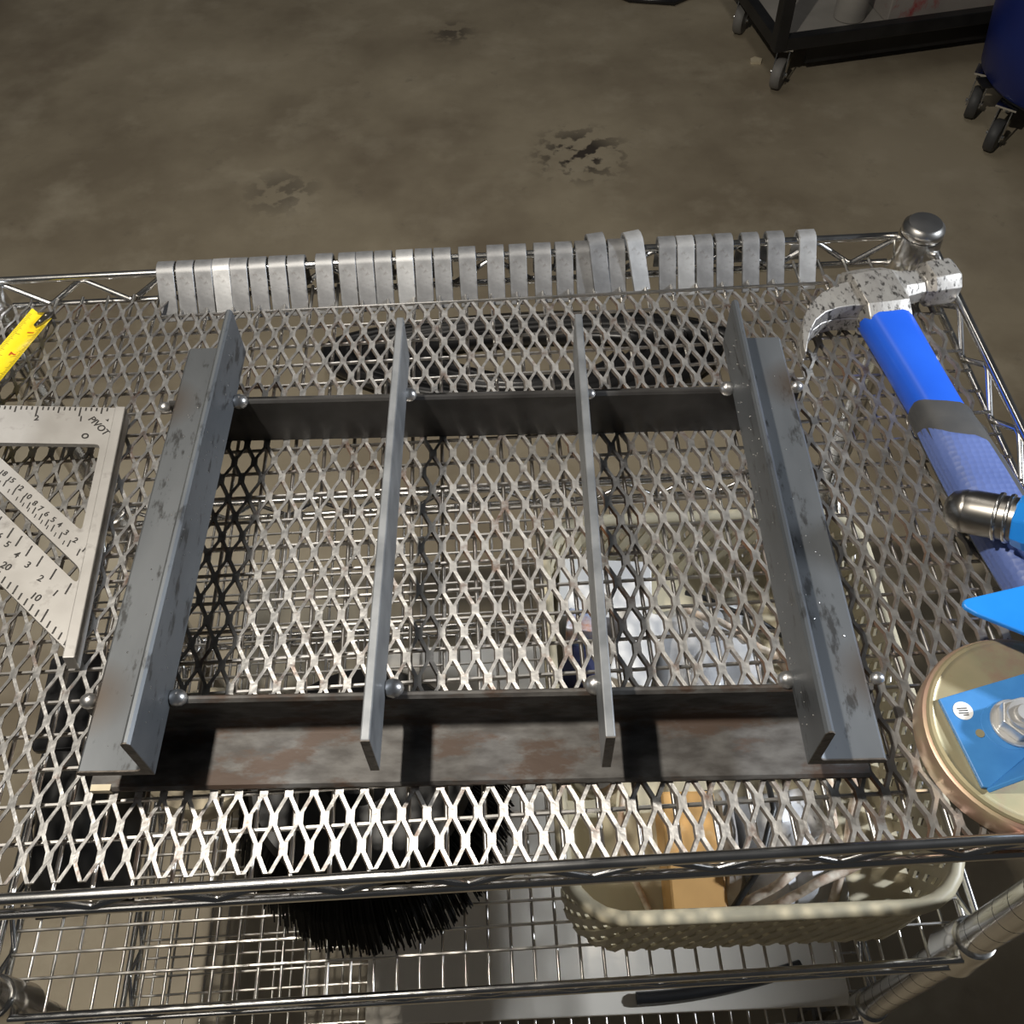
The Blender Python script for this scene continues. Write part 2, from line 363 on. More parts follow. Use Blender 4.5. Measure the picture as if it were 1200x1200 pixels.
for x, ya, yb2 in ((.0835,-.1395,.134), (.1923,-.140,.1335)):
    lx = fl_(x, .06)[0]; t = .0023
    fb = part('flat_bar', MB().sweep([[(lx-t,y,ZT),(lx+t,y,ZT),(lx+t,y,ZT+.0345),(lx-t,y,ZT+.0345)] for y in (ya, yb2)]), M['bar'], frame, False, bevel=.0007)
    part('cut_end', MB().box((lx-t+.0002, ya-.0004, ZT+.0002), (lx+t-.0002, ya+.001, ZT+.0343)), M['cut'], fb, False, label='dark brown saw cut end')
wz = [(.0050,1),(.0046,1),(.0036,.9),(.0046,1),(.0040,1),(.0048,1),(.0052,1),(.0052,1),(.0048,1),(.0044,.9),(.0040,.9),(.0036,.9)]
for (x, y), (r, q) in zip(wl, wz):
    m = MB().ball((x, y, ZT+.001), r, 12, 8, (1.05, .95, .95*q))
    part('weld_bead', m, M['weld'], frame, False, smooth=60)
m = MB()
for i in range(150):
    if i % 3 == 0: x, z = xl+.0001, ZT+random.uniform(.004, .034)
    elif i % 3 == 1: x, z = xr-.0001, ZT+random.uniform(.004, .034)
    else: x, z = random.choice((xl-random.uniform(.006,.03), xr+random.uniform(.006,.03))), ZT+T
    m.ball((x, random.uniform(-.13,.13), z), random.uniform(.00025,.0006), 5, 4)
part('weld_spatter', m, M['weld'], frame, False, kind='stuff')

# ------------------------------------------------------------------ bent hooks over the back rail
CX = [-.0902,-.0764,-.063,-.0505,-.0379,-.0244,-.0104,.0031,.0231,.0396,.0522,.0654,.0808,.0943,.1079,.1257,.146,.1621,.1799,.1954,.2099,.2213,.2334,.2423,.2699,.2832,.2968,.3114,.3303,.3486,.3716]
CW = .0128
def hook_profile():
    t = .0023; path = [(.0085,-.012),(.0085,.0105),(.0078,.0142),(.0055,.0166),(.002,.0172),(-.0018,.0164),(-.0044,.0142),(-.0265,-.0122)]
    out, inn = [], []
    for i, p in enumerate(path):
        a = path[max(i-1,0)]; b = path[min(i+1,len(path)-1)]; d = Vector((b[0]-a[0], b[1]-a[1])).normalized(); n = Vector((d.y, -d.x))
        out.append((p[0]+n.x*t/2, p[1]+n.y*t/2)); inn.append((p[0]-n.x*t/2, p[1]-n.y*t/2))
    return out+inn[::-1]
hp = hook_profile()
def hook_mesh(cw):
    return mesh_of('steel_hook', MB().sweep([[(x, y, z) for y, z in hp] for x in (-cw/2, cw/2)]), 35)
hm = hook_mesh(CW); hm.materials.append(M['clip'])
hmb = hook_mesh(CW); hmb.materials.append(M['clipb'])
ordn = ['leftmost','second','third','fourth','fifth','sixth','seventh','eighth','ninth','tenth','eleventh','twelfth','thirteenth','fourteenth','fifteenth','sixteenth','seventeenth','eighteenth','nineteenth','twentieth']
bright = {3, 12, 25, 30, 23}
for i, x in enumerate(CX):
    o = bpy.data.objects.new('steel_hook', hmb if i in bright else hm); COL.objects.link(o)
    yr = .102+.2215*math.cos(R(1))+(x-.117)*math.sin(R(1))
    o.location = (x-.006*(.147-x)/.24, yr, -.0012+Z0)
    o.rotation_euler = (random.uniform(-.02,.02), 0, R(1)+random.uniform(-.02,.02))
    adj = 'bright' if i in bright else 'grey'
    if i == 21: o.location.x -= .003; o.location.y += .0005; o.location.z += .0062; o.rotation_euler = (R(3), 0, R(10)); lab = 'tilted grey steel hook resting on its neighbours, left of the bright tilted hook'
    elif i == 23: o.location.x += .003; o.location.y += .001; o.location.z += .0060; o.rotation_euler = (R(2), 0, R(14)); lab = 'bright tilted steel hook at the wide gap in the row'
    elif i == 20: lab = 'grey steel hook half covered by the tilted grey hook'
    elif i == 22: lab = 'grey steel hook between the two tilted hooks, mostly covered'
    elif i < 20: lab = (adj+' bent steel hook, '+ordn[i]+(' of all in the row' if i == 0 else ' from the left in the row')+' on the back rail')
    else:
        k = 30-i; lab = adj+' bent steel hook, '+('rightmost of all in the row' if k == 0 else ordn[k]+' from the right in the row')+' on the back rail'
    bv = o.modifiers.new('bevel', 'BEVEL'); bv.width = .0004; bv.segments = 1; bv.limit_method = 'ANGLE'; bv.angle_limit = R(50)
    tag(o, lab, 'hook', 'bent steel hooks on the back rail')

# ------------------------------------------------------------------ speed square
P0 = Vector((-.0978,.1832,.013)); fd = Vector((.053,-.9986,0)).normalized(); tl = R(8.5)
ld = Vector((-.9986*math.cos(tl), -.053*math.cos(tl), math.sin(tl))).normalized(); nd = ld.cross(fd).normalized()
fd = nd.cross(ld).normalized()
U = .0261
sq = thing('rafter_square', 'worn aluminium triangular rafter square with black numbers beside the yellow tape', 'square', (P0.x, P0.y, P0.z))
sq.rotation_mode = 'QUATERNION'
# local axes: +x to the right of the reader (against ld), +y away from the fence tip, z out of the plate
mt = Matrix((-ld, -fd, nd)).transposed(); sq.rotation_quaternion = mt.to_quaternion()
def q2(p, q): return (-p*U, -q*U)
outer = [q2(0,0), q2(7,0), q2(6.9,.12), q2(.12,6.9), q2(0,7)]
def rounded(poly, r=.004, n=5):
    out = []
    for i, p in enumerate(poly):
        p = Vector(p); a = Vector(poly[i-1])-p; b = Vector(poly[(i+1) % len(poly)])-p; a.normalize(); b.normalize()
        for k in range(n+1):
            t = k/n; q = (p+a*r)*(1-t)**2+p*2*t*(1-t)+(p+b*r)*t*t; out.append((q.x, q.y))
    return out
cut1 = rounded([q2(.42,1.2), q2(3.05,1.2), q2(.42,3.78)])
cut2 = rounded([q2(.27,4.80), q2(3.9,1.12), q2(4.3,1.12), q2(.27,5.20)], .0045)
me = flat_curve('plate', [outer, cut1, cut2], .0016); me.materials.append(M['alu'])
pl = part('plate', me, None, sq, False); pl.location = (0,0,-.0016); pl['label'] = 'flat plate with triangular cutout and slanted slot'
part('fence', MB().box((-.0065,-7.02*U,-.0115), (.0,.0,-.0000)).box((-.0065,-7.02*U,0), (0,0,.0016)), M['alu'], sq, False, bevel=.0006)
tk = MB()
def tick(p, q, dp, dq, L, wd=.00045):
    x, y = q2(p, q); d = Vector((-dp, -dq)).normalized(); n = Vector((-d.y, d.x)); e = Vector((x,y))+d*L
    a = [Vector((x,y))+n*wd, e+n*wd, e-n*wd, Vector((x,y))-n*wd]
    tk.prism([(v.x, v.y) for v in a], .00002, .00022)
for i in range(3, 52):
    p = .06+i/8; L = .0075 if i % 8 == 0 else (.0050 if i % 4 == 0 else .0028)
    tick(p, 0.02, 0, 1, L)
for i in range(0, 46):                                   # degree ticks along the long edge
    a = .04+i*.14; tick(a+.10, 6.98-a-.10, -.30, -1, .0085 if i % 10 == 5 else (.006 if i % 5 == 0 else .0045))
for k, (p, q) in enumerate([(.32,4.33),(.55,4.08),(.78,3.87),(.96,3.65),(1.12,3.51),(1.29,3.35),(1.47,3.18),(1.62,3.04),(1.76,2.84),(1.98,2.62),(2.22,2.37),(2.41,2.17),(2.7,1.9),(3.0,1.62)]):
    f = (4.93-p-q)/2; tick(p+f-.05, q+f-.02, -.25, -1, .0048 if k < 12 else .004, .00035)
    if k: tick(p+f+.06, q+f-.08, -.25, -1, .0028, .00025)
for p, q in [(.65,5.38),(1.02,5.0),(1.35,4.65),(1.63,4.38),(1.88,4.1),(2.09,3.87),(2.4,3.55),(2.7,3.25),(3.0,2.95)]:
    f = (p+q-5.62)/2; tick(p-f-.05, q-f, .3, 1, .0075); 
part('engraved_ticks', tk, M['ink'], pl, False, kind='stuff', label='black tick marks').location = (0,0,.0016)
def sqtext(txt, p, q, size, rot):
    me = text_mesh(txt, size, .0001, .00008); me.materials.append(M['ink'])
    o = part('lettering', me, None, pl, False); x, y = q2(p, q); o.location = (x, y, .0018); o.rotation_euler = (0,0,rot); return o
for t, p, q in (('1',1.0,.40),('2',2.02,.40),('3',3.03,.40)): sqtext(t, p, q, .0062, R(3))
sqtext('PIVOT', .55, .62, .0066, R(-48)); sqtext('\u25E2' if False else 'v', .38, .42, .004, R(20))
up = ['1','2','3','4','5','6','7','8','10','12','15','18']
for t, (p, q) in zip(up, [(.32,4.33),(.55,4.08),(.78,3.87),(.96,3.65),(1.12,3.51),(1.29,3.35),(1.45,3.2),(1.60,3.05),(1.80,2.84),(2.02,2.60),(2.25,2.37),(2.46,2.17)]): sqtext(t, p-.04, q-.04, .0050, R(-28))
for t, (p, q) in zip('123456', [(.65,5.38),(1.02,5.0),(1.35,4.65),(1.63,4.38),(1.88,4.1),(2.09,3.87)]): sqtext(t, p+.03, q+.05, .0058, R(-28))
sqtext('10', 1.06, 5.52, .0062, R(-28)); sqtext('20', 1.82, 4.73, .0062, R(-28)); sqtext('30', 2.6, 3.95, .0062, R(-28))
part('pivot_hole', MB().lathe([(.0022,-.0002),(.0022,.0003),(.0014,.0003),(.0013,-.0002)], (*q2(.81,.95), .0017), 14), M['ink'], pl, False)

# ------------------------------------------------------------------ yellow tape blade
tp = thing('tape_measure', 'yellow steel tape measure blade with red inch numbers', 'tape measure', (-.181,.284,.004))
dv = Vector((-.150,-.985,.16)).normalized(); sv = Vector((.985,-.20,.02)).normalized(); uv = sv.cross(dv).normalized()
if uv.z < 0: uv = -uv
TP = Vector((-.1812,.2852,.0045)); W2 = .0100
def tpt(a, b, h=0): return TP+dv*a+sv*b+uv*(h+.0022*(b/W2)**2)
m = MB(); rings = []
for i in range(9):
    a = .0+i*.016; bs = [-W2+2*W2*j/6 for j in range(7)]
    sk = lambda b: (.005*(b/W2) if i == 0 else 0)
    rings.append([tpt(a+sk(b), b, .0001) for b in bs]+[tpt(a+sk(b), b, -.0002) for b in bs[::-1]])
part('blade', m.sweep(rings), M['yellow'], tp, smooth=40)
m = MB()
for i in range(1, 72):
    a = .0254/16*i; L = .0085 if i % 16 == 0 else (.0055 if i % 4 == 0 else .0036)
    for e, g in ((W2-.0004, -1), (-W2+.0004, 1)):
        if g == -1 and i < 9: continue
        L2 = L*(1 if g == -1 else .6)
        m.add([tpt(a-.00018,e,.0002), tpt(a+.00018,e,.0002), tpt(a+.00018,e+g*L2,.0002), tpt(a-.00018,e+g*L2,.0002)], [(0,1,2,3)])
part('scale_ticks', m, M['ink'], tp, kind='stuff', label='black scale ticks')
for txt, a in (('1',.0254),('2',.0508),('3',.0762)):
    me = text_mesh(txt, .0085, .00005, .0002); me.materials.append(M['red'])
    o = part('lettering', me, None, tp, False); o.location = tpt(a-.0035,.002,.0004)-Vector((-.181,.284,.004))
    o.rotation_mode = 'QUATERNION'; o.rotation_quaternion = Matrix((dv, uv.cross(dv), uv)).transposed().to_quaternion()
m = MB(); hook = [(-.0012,.0095),(-.0012,.0015),(.014,.0005),(.0165,.003),(.0125,.0068),(.0045,.0098)]
m.sweep([[tpt(a,b,.0006) for a,b in hook], [tpt(a,b,.0019) for a,b in hook]])
m.add([tpt(-.0012,.0095,-.004), tpt(-.0012,-.004,-.004), tpt(-.0012,-.004,.0016), tpt(-.0012,.0095,.0016), tpt(-.0004,.0095,-.004), tpt(-.0004,-.004,-.004), tpt(-.0004,-.004,.0016), tpt(-.0004,.0095,.0016)],
      [(0,1,2,3),(7,6,5,4),(0,4,5,1),(1,5,6,2),(2,6,7,3),(3,7,4,0)])
for a, b in ((.003,.005),(.010,.0035)): m.ball(tpt(a,b,.0019), .0013, 8, 4)
part('end_hook', m, M['nickel'], tp, label='nickel end hook with rivets')

# ------------------------------------------------------------------ claw hammer
H0 = Vector((.4097,.2326,.0)); hb = Vector((-.1363,.9907,0)); ha = Vector((.9907,.1363,0))
ham = thing('claw_hammer', 'claw hammer with scuffed steel head and blue handle beside the corner post', 'hammer', (H0.x, H0.y, 0))
def hp3(a, b, z): return H0+ha*a+hb*b+Vector((0,0,z))
ZH = .0165                                               # height of the hammer's mid plane
m = MB()
def block(sec):                                          # lofted eight sided sections along the strike axis: (a, b0, b1, half z)
    rings = []
    for a, b0, b1, hz in sec:
        c = (b1-b0)*.22; k = hz*.45
        rings.append([hp3(a,b0+c,ZH-hz), hp3(a,b1-c,ZH-hz), hp3(a,b1,ZH-k), hp3(a,b1,ZH+k), hp3(a,b1-c,ZH+hz), hp3(a,b0+c,ZH+hz), hp3(a,b0,ZH+k), hp3(a,b0,ZH-k)])
    m.sweep(rings)
block([(-.017,.004,.0445,.0095),(-.0145,-.007,.0465,.0140),(0,-.009,.0470,.0148),(.0145,-.008,.0462,.0140),(.018,.008,.0445,.0110),(.022,.016,.0425,.0095),(.037,.0185,.0400,.0088),(.0395,.0165,.0425,.0115),(.042,.0150,.0450,.0135),(.058,.0150,.0450,.0138),(.0615,.0170,.0430,.0120)])
for z0, z1 in ((.0045,.0163),(.0167,.0285)):              # two claws
    rings = []
    pa = [(-.012,.0185,.0265),(-.024,.0190,.0225),(-.036,.0165,.0175),(-.046,.0115,.0125),(-.0545,.0035,.0085),(-.0605,-.0065,.0055),(-.0650,-.0170,.0032),(-.0672,-.0245,.0012)]
    for i, (a, b, th_) in enumerate(pa):
        nx = pa[min(i+1,7)]; pv = pa[max(i-1,0)]; d = Vector((nx[0]-pv[0], nx[1]-pv[1])).normalized(); nn = Vector((d.y, -d.x))
        k = 1-i*.055; zc = (z0+z1)/2; zm = ZH+(zc-ZH)*k; hz = (z1-z0)/2*k
        e = nn*(th_/2)
        rings.append([hp3(a-e.x,b-e.y,zm-hz), hp3(a+e.x,b+e.y,zm-hz), hp3(a+e.x,b+e.y,zm+hz), hp3(a-e.x,b-e.y,zm+hz)])
    m.sweep(rings)
part('head', m, M['hsteel'], ham, smooth=32, bevel=.0012)
def handle(b0, b1, wscale, n=10, taper=None, squeeze=0):
    rings = []
    for i in range(n+1):
        b = b0+(b1-b0)*i/n; t = -b/.24
        hw = (.0172-.0022*math.sin(min(1, t*2.6)*math.pi/2)+.0022*max(0, math.sin((t-.35)*5.5)) )*wscale; hz = (.0125+.0005*t)*wscale
        zc = ZH-.0010-.0022*t; ring = []
        for j in range(20):
            an = 2*math.pi*j/20; cx, cz = math.cos(an), math.sin(an); e = .60
            ring.append(hp3(hw*math.copysign(abs(cx)**e, cx), b-squeeze*.016*(cx+1)/2*max(0, 1-i/3), zc+hz*math.copysign(abs(cz)**e, cz)))
        rings.append(ring)
    return MB().sweep(rings)
part('handle', handle(.004, -.110, .97, 12), M['hblue'], ham, smooth=50, label='smooth blue upper handle')
g = handle(-.078, -.226, 1.07, 14, squeeze=1)
part('grip', g, M['hblack'], ham, smooth=50, label='dark rubber grip')
# blue textured panel inlaid on the upper side of the grip, with a slanted upper end
rings = []
for i in range(15):
    b = -.088-.132*i/14; t = -b/.24
    hw = (.0172-.0022*math.sin(min(1, t*2.6)*math.pi/2)+.0022*max(0, math.sin((t-.35)*5.5)))*1.10; hz = (.0125+.0005*t)*1.11; zc = ZH-.0010-.0022*t
    a0, a1 = R(190), R(66)
    ring = []
    for j in range(9):
        an = a0+(a1-a0)*j/8; cx, cz = math.cos(an), math.sin(an); bb = b-.006-.026*(j/8)*max(0, 1-i/3)
        ring.append(hp3(hw*math.copysign(abs(cx)**.60, cx), bb, zc+hz*math.copysign(abs(cz)**.60, cz)))
    inner = [ring[0]*.0+hp3(0,b,zc)*.10+p*.90 for p in ring]
    rings.append(ring+inner[::-1])
part('grip_panel', MB().sweep(rings), M['hgrip'], ham, smooth=50, label='lighter blue textured grip panel')
m = MB(); rings = []
for i in range(13):
    b = -.128-.094*i/12; t = -b/.24; hw = (.0172-.0022*math.sin(min(1, t*2.6)*math.pi/2)+.0022*max(0, math.sin((t-.35)*5.5)))*1.10; hz = (.0125+.0005*t)*1.11; zc = ZH-.0010-.0022*t; ring = []
    for an in (R(22), R(8), R(-10), R(-30)):
        cx, cz = math.cos(an), math.sin(an); ring.append(hp3(hw*abs(cx)**.60, b, zc+hz*math.copysign(abs(cz)**.60, cz)))
    rings.append(ring+[hp3(0,b,zc)*.1+p*.9 for p in ring[::-1]])
part('grip_panel', m.sweep(rings), M['hgrip'], ham, smooth=50)

# ------------------------------------------------------------------ chrome barrel tool with blue collar, lying across the hammer grip
ct = thing('barrel_clamp', 'nickel barrel clamp with blue collar lying against the hammer grip', 'clamp', (.405,.055,.0))
ax0 = Vector((.3985,.0640,.0300)); ax1 = Vector((.4365,.0370,.0480)); ad = (ax1-ax0).normalized()
def along(m, prof, n=24, sq=1.0):
    q = ad.to_track_quat('Z','Y'); rings = []
    for r, z in prof: rings.append([ax0+q @ Vector((r*math.cos(2*math.pi*j/n), sq*r*math.sin(2*math.pi*j/n), z)) for j in range(n)])
    return m.sweep(rings)
part('barrel', along(MB(), [(.001,-.0035),(.0060,-.003),(.0100,.0),(.0118,.005),(.0126,.012),(.0124,.030),(.0118,.060)]), M['nickel'], ct, smooth=40)
for z in (.0235, .0290): part('ring', along(MB(), [(.0124,z),(.0138,z+.0004),(.0140,z+.0012),(.0138,z+.0020),(.0124,z+.0024)]), M['chrome'], ct, smooth=50)
q = ad.to_track_quat('Z','Y')
m = MB(); sec = [(.0335,.0132,.0115),(.040,.0150,.0135),(.060,.0165,.0150)]
for s0, s1 in zip(sec[:-1], sec[1:]): pass
rings = []
side = ad.cross(Vector((0,0,1))).normalized(); upv = side.cross(ad).normalized()
for z, hw, hh in sec:
    c = ax0+ad*z
    rings.append([c+side*(hw*k)+upv*(hh*h) for k, h in ((1.02,-.55),(1.12,.05),(.75,.85),(.0,1.12),(-.75,.85),(-1.12,.05),(-1.02,-.55))])
part('collar', m.sweep(rings), M['pblue'], ct, bevel=.0012, label='blue faceted collar')
part('spring_housing', along(MB(), [(.004,.056),(.0128,.056),(.0132,.062),(.0132,.095),(.010,.098)]), M['black'], ct, smooth=40)
hpts = [ax0+ad*.085, Vector((.462,.021,.066)), Vector((.474,.022,.088)), Vector((.482,.030,.112)), Vector((.486,.042,.130))]
part('handle', MB().tube(hpts, [.011,.014,.015,.0145,.012], 14), M['pblue'], ct, smooth=60)  # out-of-view handle, added to throw a shadow on the right flange
part('tip_rest', along(MB(), [(.0115,.004),(.0122,.006),(.0122,.008),(.0115,.010)]), M['nickel'], ct, smooth=40)

# ------------------------------------------------------------------ blue pointed steel plate
bp_ = thing('blue_plate', 'bright blue pointed steel plate above the round magnet', 'plate', (.40,-.005,.0))
poly = [(.3795,-.0075),(.3788,-.0055),(.3795,-.0032),(.3815,-.0022),(.470,.0120),(.470,-.0640),(.4150,-.0330),(.3835,-.0115)]
m = MB().sweep([[(x,y,.0395+(x-.38)*.10) for x,y in poly], [(x,y,.0425+(x-.38)*.10) for x,y in poly]])
part('plate', m, M['pblue'], bp_, bevel=.0008)
part('foot', MB().box((.452,-.03,.0002),(.456,.006,.049)), M['pblue'], bp_, bevel=.0006)

# ------------------------------------------------------------------ round magnet with folded blue bracket
mg = thing('ground_magnet', 'round gold zinc magnet with folded blue bracket and hex nut', 'magnet', (.4040,-.0640,0))
MC = (.4040,-.0640)
part('pot', MB().lathe([(.046,.0004),(.0520,.0004),(.0530,.002),(.0530,.0130),(.0522,.0152),(.0500,.0162)], (*MC,0), 64), M['copper'], mg, smooth=35, label='pinkish zinc side of the magnet')
part('top_disc', MB().lathe([(.0490,.0150),(.0506,.0158),(.0508,.0170),(.0498,.0182),(.0482,.0186),(.0470,.0180),(.0460,.0180),(.0005,.0180)], (*MC,0), 64), M['zinc'], mg, smooth=35)
B0, B1, B2 = Vector((.3620,-.0465)), Vector((.3690,-.0925)), Vector((.4480,-.0320))
m = MB()
poly = [(.3612,-.0470),(.3684,-.0930),(.3715,-.0936),(.4300,-.0560),(.4480,-.0330),(.4400,-.0270)]
m.prism(poly, .0182, .0207)
br = part('bracket', m, M['bblue'], mg, bevel=.0005)
# folded wall on the lower right edge, unseen top raised to shadow the flange
e0, e1 = Vector((.3700,-.0938,0)), Vector((.4350,-.0530,0)); d = (e1-e0).normalized(); n_ = Vector((d.y,-d.x,0))
m = MB(); a_ = [e0, e1, e1+d*.03+n_*.030+Vector((0,0,.072)), e0+d*.050+n_*.028+Vector((0,0,.072))]
m.sweep([[p+Vector((0,0,.0195)) for p in a_], [p+n_*.0022+Vector((0,0,.0190)) for p in a_]])
part('folded_wall', m, M['bblue'], br, bevel=.0005)
part('dimple', MB().lathe([(.0135,.0200),(.0125,.0209),(.0005,.0209)], (.3905,-.0630,0), 28), M['bblue'], br, smooth=40)
part('hole', MB().lathe([(.0022,.0208),(.0022,.0211),(.0004,.0211)], (.3757,-.0663,0), 14), M['zinc'], br)
st = part('sticker', MB().lathe([(.0049,.0206),(.0049,.0209),(.0003,.0209)], (.3712,-.0540,0), 24), M['white'], br, label='small round white sticker')
m = MB()
for k, (dx, dy, L) in enumerate(((-.0028,.0012,.0050),(-.0022,-.0000,.0046),(-.0026,-.0013,.0050),(-.0006,-.0024,.0028))):
    m.box((.3712+dx,-.0540+dy-.0003,.0209), (.3712+dx+L,-.0540+dy+.0003,.02095))
part('print', m, M['ink'], st)
nu = part('hex_nut', MB().prism([(.3950+.0108*math.cos(R(60*i+12)), -.0620+.0108*math.sin(R(60*i+12))) for i in range(6)], .0222, .0300).lathe([(.0128,.0209),(.0128,.0222),(.0122,.0226),(.004,.0226)], (.3950,-.0620,0), 28), M['bolt'], mg, bevel=.0008)
part('stud', MB().lathe([(.0050,.028),(.0050,.0330),(.0042,.0342),(.0003,.0342)], (.3950,-.0620,0), 20), M['bolt'], mg, smooth=40)
part('nut_flange', MB().lathe([(.0072,.0300),(.0082,.0304),(.0078,.0318),(.0052,.0320)], (.3950,-.0620,0), 24), M['bolt'], nu, smooth=40)

# ------------------------------------------------------------------ cream woven basket on the second shelf
ZS = -.281-.0044-.0000+.0008                             # top of the second shelf's wires
bx0, bx1, by0, by1 = .176, .440, -.096, .224
BC = ((bx0+bx1)/2, (by0+by1)/2); BH = ((bx1-bx0)/2, (by1-by0)/2)
bk = thing('woven_basket', 'cream woven plastic basket full of packets on the second shelf', 'basket', (*BC, ZS))
ZR = -.190
def bloop(t, s):                                         # t: 0 bottom .. 1 rim ; s: 0..1 around
    inset = .0015*(1-t); hx, hy, r = BH[0]-inset, BH[1]-inset, .040-inset*.5
    segs = [2*(hy-r), math.pi*r/2, 2*(hx-r), math.pi*r/2]*2; per = sum(segs); d = (s % 1)*per
    cs = [(1,1),(-1,1),(-1,-1),(1,-1)]; z = ZS+.002+t*(ZR-ZS-.002)
    x, y, ang = hx, -(hy-r), 0
    k = 0
    pos = Vector((hx, -(hy-r))); dr = Vector((0,1))
    for i, L in enumerate(segs):
        if d <= L or i == 7:
            if i % 2 == 0: p = pos+dr*d; nrm = Vector((dr.y,-dr.x))
            else:
                a = d/r; c = pos+Vector((-dr.y,dr.x))*r; nn = Vector((dr.y,-dr.x)); nrm = Vector((nn.x*math.cos(a)-nn.y*math.sin(a), nn.x*math.sin(a)+nn.y*math.cos(a))); p = c+nrm*r
            return Vector((BC[0]+p.x, BC[1]+p.y, z)), Vector((nrm.x, nrm.y, 0))
        d -= L
        if i % 2 == 0: pos = pos+dr*L
        else: pos = pos+dr*r+Vector((-dr.y,dr.x))*r; dr = Vector((-dr.y,dr.x))
def ribbon(mb, t0, t1, s0, s1, n, w, th, off):
    pts = [bloop(t0+(t1-t0)*i/n, s0+(s1-s0)*i/n) for i in range(n+1)]; rings = []
    for i, (p, nr) in enumerate(pts):
        a = pts[max(i-1,0)][0]; b = pts[min(i+1,n)][0]; tg = (b-a).normalized(); sd = tg.cross(nr).normalized(); c = p+nr*off
        rings.append([c+sd*w-nr*th, c+sd*w+nr*th, c-sd*w+nr*th, c-sd*w-nr*th])
    mb.sweep(rings)
m = MB(); NB = 78
for k in range(NB):
    ribbon(m, .0, .97, k/NB, k/NB+.034, 6, .0036, .0011, .0006)
    ribbon(m, .0, .97, k/NB, k/NB-.034, 6, .0036, .0011, -.0006)
part('woven_wall', m, M['cream'], bk)
rim = [bloop(1, i/96)[0] for i in range(96)]
part('rim', MB().tube(rim, .0052, 10, close=True, flat=.75), M['cream'], bk, smooth=50)
band = MB(); rr = []
for i in range(96):
    p, nr = bloop(.90, i/96); q_, nq = bloop(.99, i/96)
    rr.append([p-nr*.0012, p+nr*.0022, q_+nr*.0022, q_-nr*.0012])
part('rim_band', band.sweep(rr, close=True), M['cream'], bk, smooth=50)
bp0 = [bloop(0, i/64)[0] for i in range(64)]
part('base', MB().sweep([[Vector((p.x,p.y,ZS+.0002)) for p in bp0], [Vector((p.x,p.y,ZS+.0030)) for p in bp0]]), M['cream'], bk)

ZB = ZS+.0032                                            # inside floor of the basket
def crumple(cx, cy, hx, hy, z0, h, rot, seed, nx=9, ny=9, amp=.008):
    rd = random.Random(seed); m = MB(); top = []; c0, s0 = math.cos(rot), math.sin(rot)
    for i in range(nx):
        for j in range(ny):
            u_, v_ = -1+2*i/(nx-1), -1+2*j/(ny-1); e = 1-max(abs(u_), abs(v_))**4
            x, y = u_*hx, v_*hy; z = z0+max(.0008, h*e+rd.uniform(-amp,amp)*(.3+e))
            top.append((cx+c0*x-s0*y, cy+s0*x+c0*y, z))
    n = nx*ny; bot = [(x,y,z0) for x,y,z in top]; f = []
    for i in range(nx-1):
        for j in range(ny-1):
            a = i*ny+j; f += [(a,a+ny,a+ny+1,a+1), (n+a,n+a+1,n+a+ny+1,n+a+ny)]
    ed = [i*ny for i in range(nx)]+[(nx-1)*ny+j for j in range(1,ny)]+[i*ny+ny-1 for i in range(nx-2,-1,-1)]+[j for j in range(ny-2,0,-1)]
    for a, b in zip(ed, ed[1:]+ed[:1]): f.append((a,b,n+b,n+a))
    return m.add(top+bot, f)
def slab(cx, cy, hx, hy, z0, z1, rot, tilt=0):
    m = MB().sweep([[(x,y,0) for x,y in rpoly(0,0,hx,hy,min(hx,hy)*.15,3)], [(x,y,z1-z0) for x,y in rpoly(0,0,hx,hy,min(hx,hy)*.15,3)]])
    return m.xf(Matrix.Translation((cx,cy,z0)) @ Matrix.Rotation(rot,4,'Z') @ Matrix.Rotation(tilt,4,'X'))
def single(name, mb, mat, base, label, cat, group=None, **k):
    return tag(part(name, mb, mat, None, base=base, **k), label, cat, group)
GR = 'odds and ends in the cream basket'
single('grey_bag', crumple(.318,.132,.050,.058,ZB,.030,.2,3), M['greybag'], (.318,.132,ZB), 'crumpled grey plastic bag at the back right of the basket', 'bag', GR, smooth=60)
single('white_bag', crumple(.350,-.034,.036,.050,ZB,.050,.1,5), M['whitebag'], (.342,-.03,ZB), 'crumpled white plastic bag at the front right of the basket', 'bag', GR, smooth=60)
single('white_envelope', slab(.229,.186,.040,.029,ZB,ZB+.044,-.1), M['white'], (.229,.186,ZB), 'white paper box lying at the back left of the basket', 'box', GR, bevel=.001)
single('white_card', slab(.250,.125,.017,.034,ZB,ZB+.050,-.35), M['white'], (.25,.125,ZB), 'narrow white carton standing in the middle of the basket', 'box', GR, bevel=.001)
single('printed_packet', slab(.207,.146,.014,.010,ZB,ZB+.060,-.2), M['photo'], (.207,.146,ZB), 'small packet printed in blue and brown beside the white cartons', 'packet', GR, bevel=.001)
single('navy_pouch', crumple(.206,.118,.026,.016,ZB,.048,-.5,8,7,7,.003), M['navy'], (.206,.118,ZB), 'dark navy fabric pouch at the left of the basket', 'pouch', GR, smooth=60)
single('terracotta_cup', MB().lathe([(.012,ZB),(.016,ZB+.03),(.0175,ZB+.034),(.015,ZB+.034),(.011,ZB+.004)], (.201,.080,0), 24), M['terra'], (.201,.08,ZB), 'small terracotta plastic cup near the left side of the basket', 'cup', GR, smooth=40)
single('silver_lid', MB().lathe([(.017,ZB),(.0195,ZB+.002),(.0195,ZB+.012),(.017,ZB+.015),(.0005,ZB+.0165)], (.208,.036,0), 28), M['nickel'], (.208,.036,ZB), 'round silver lid near the left side of the basket', 'lid', GR, smooth=40)
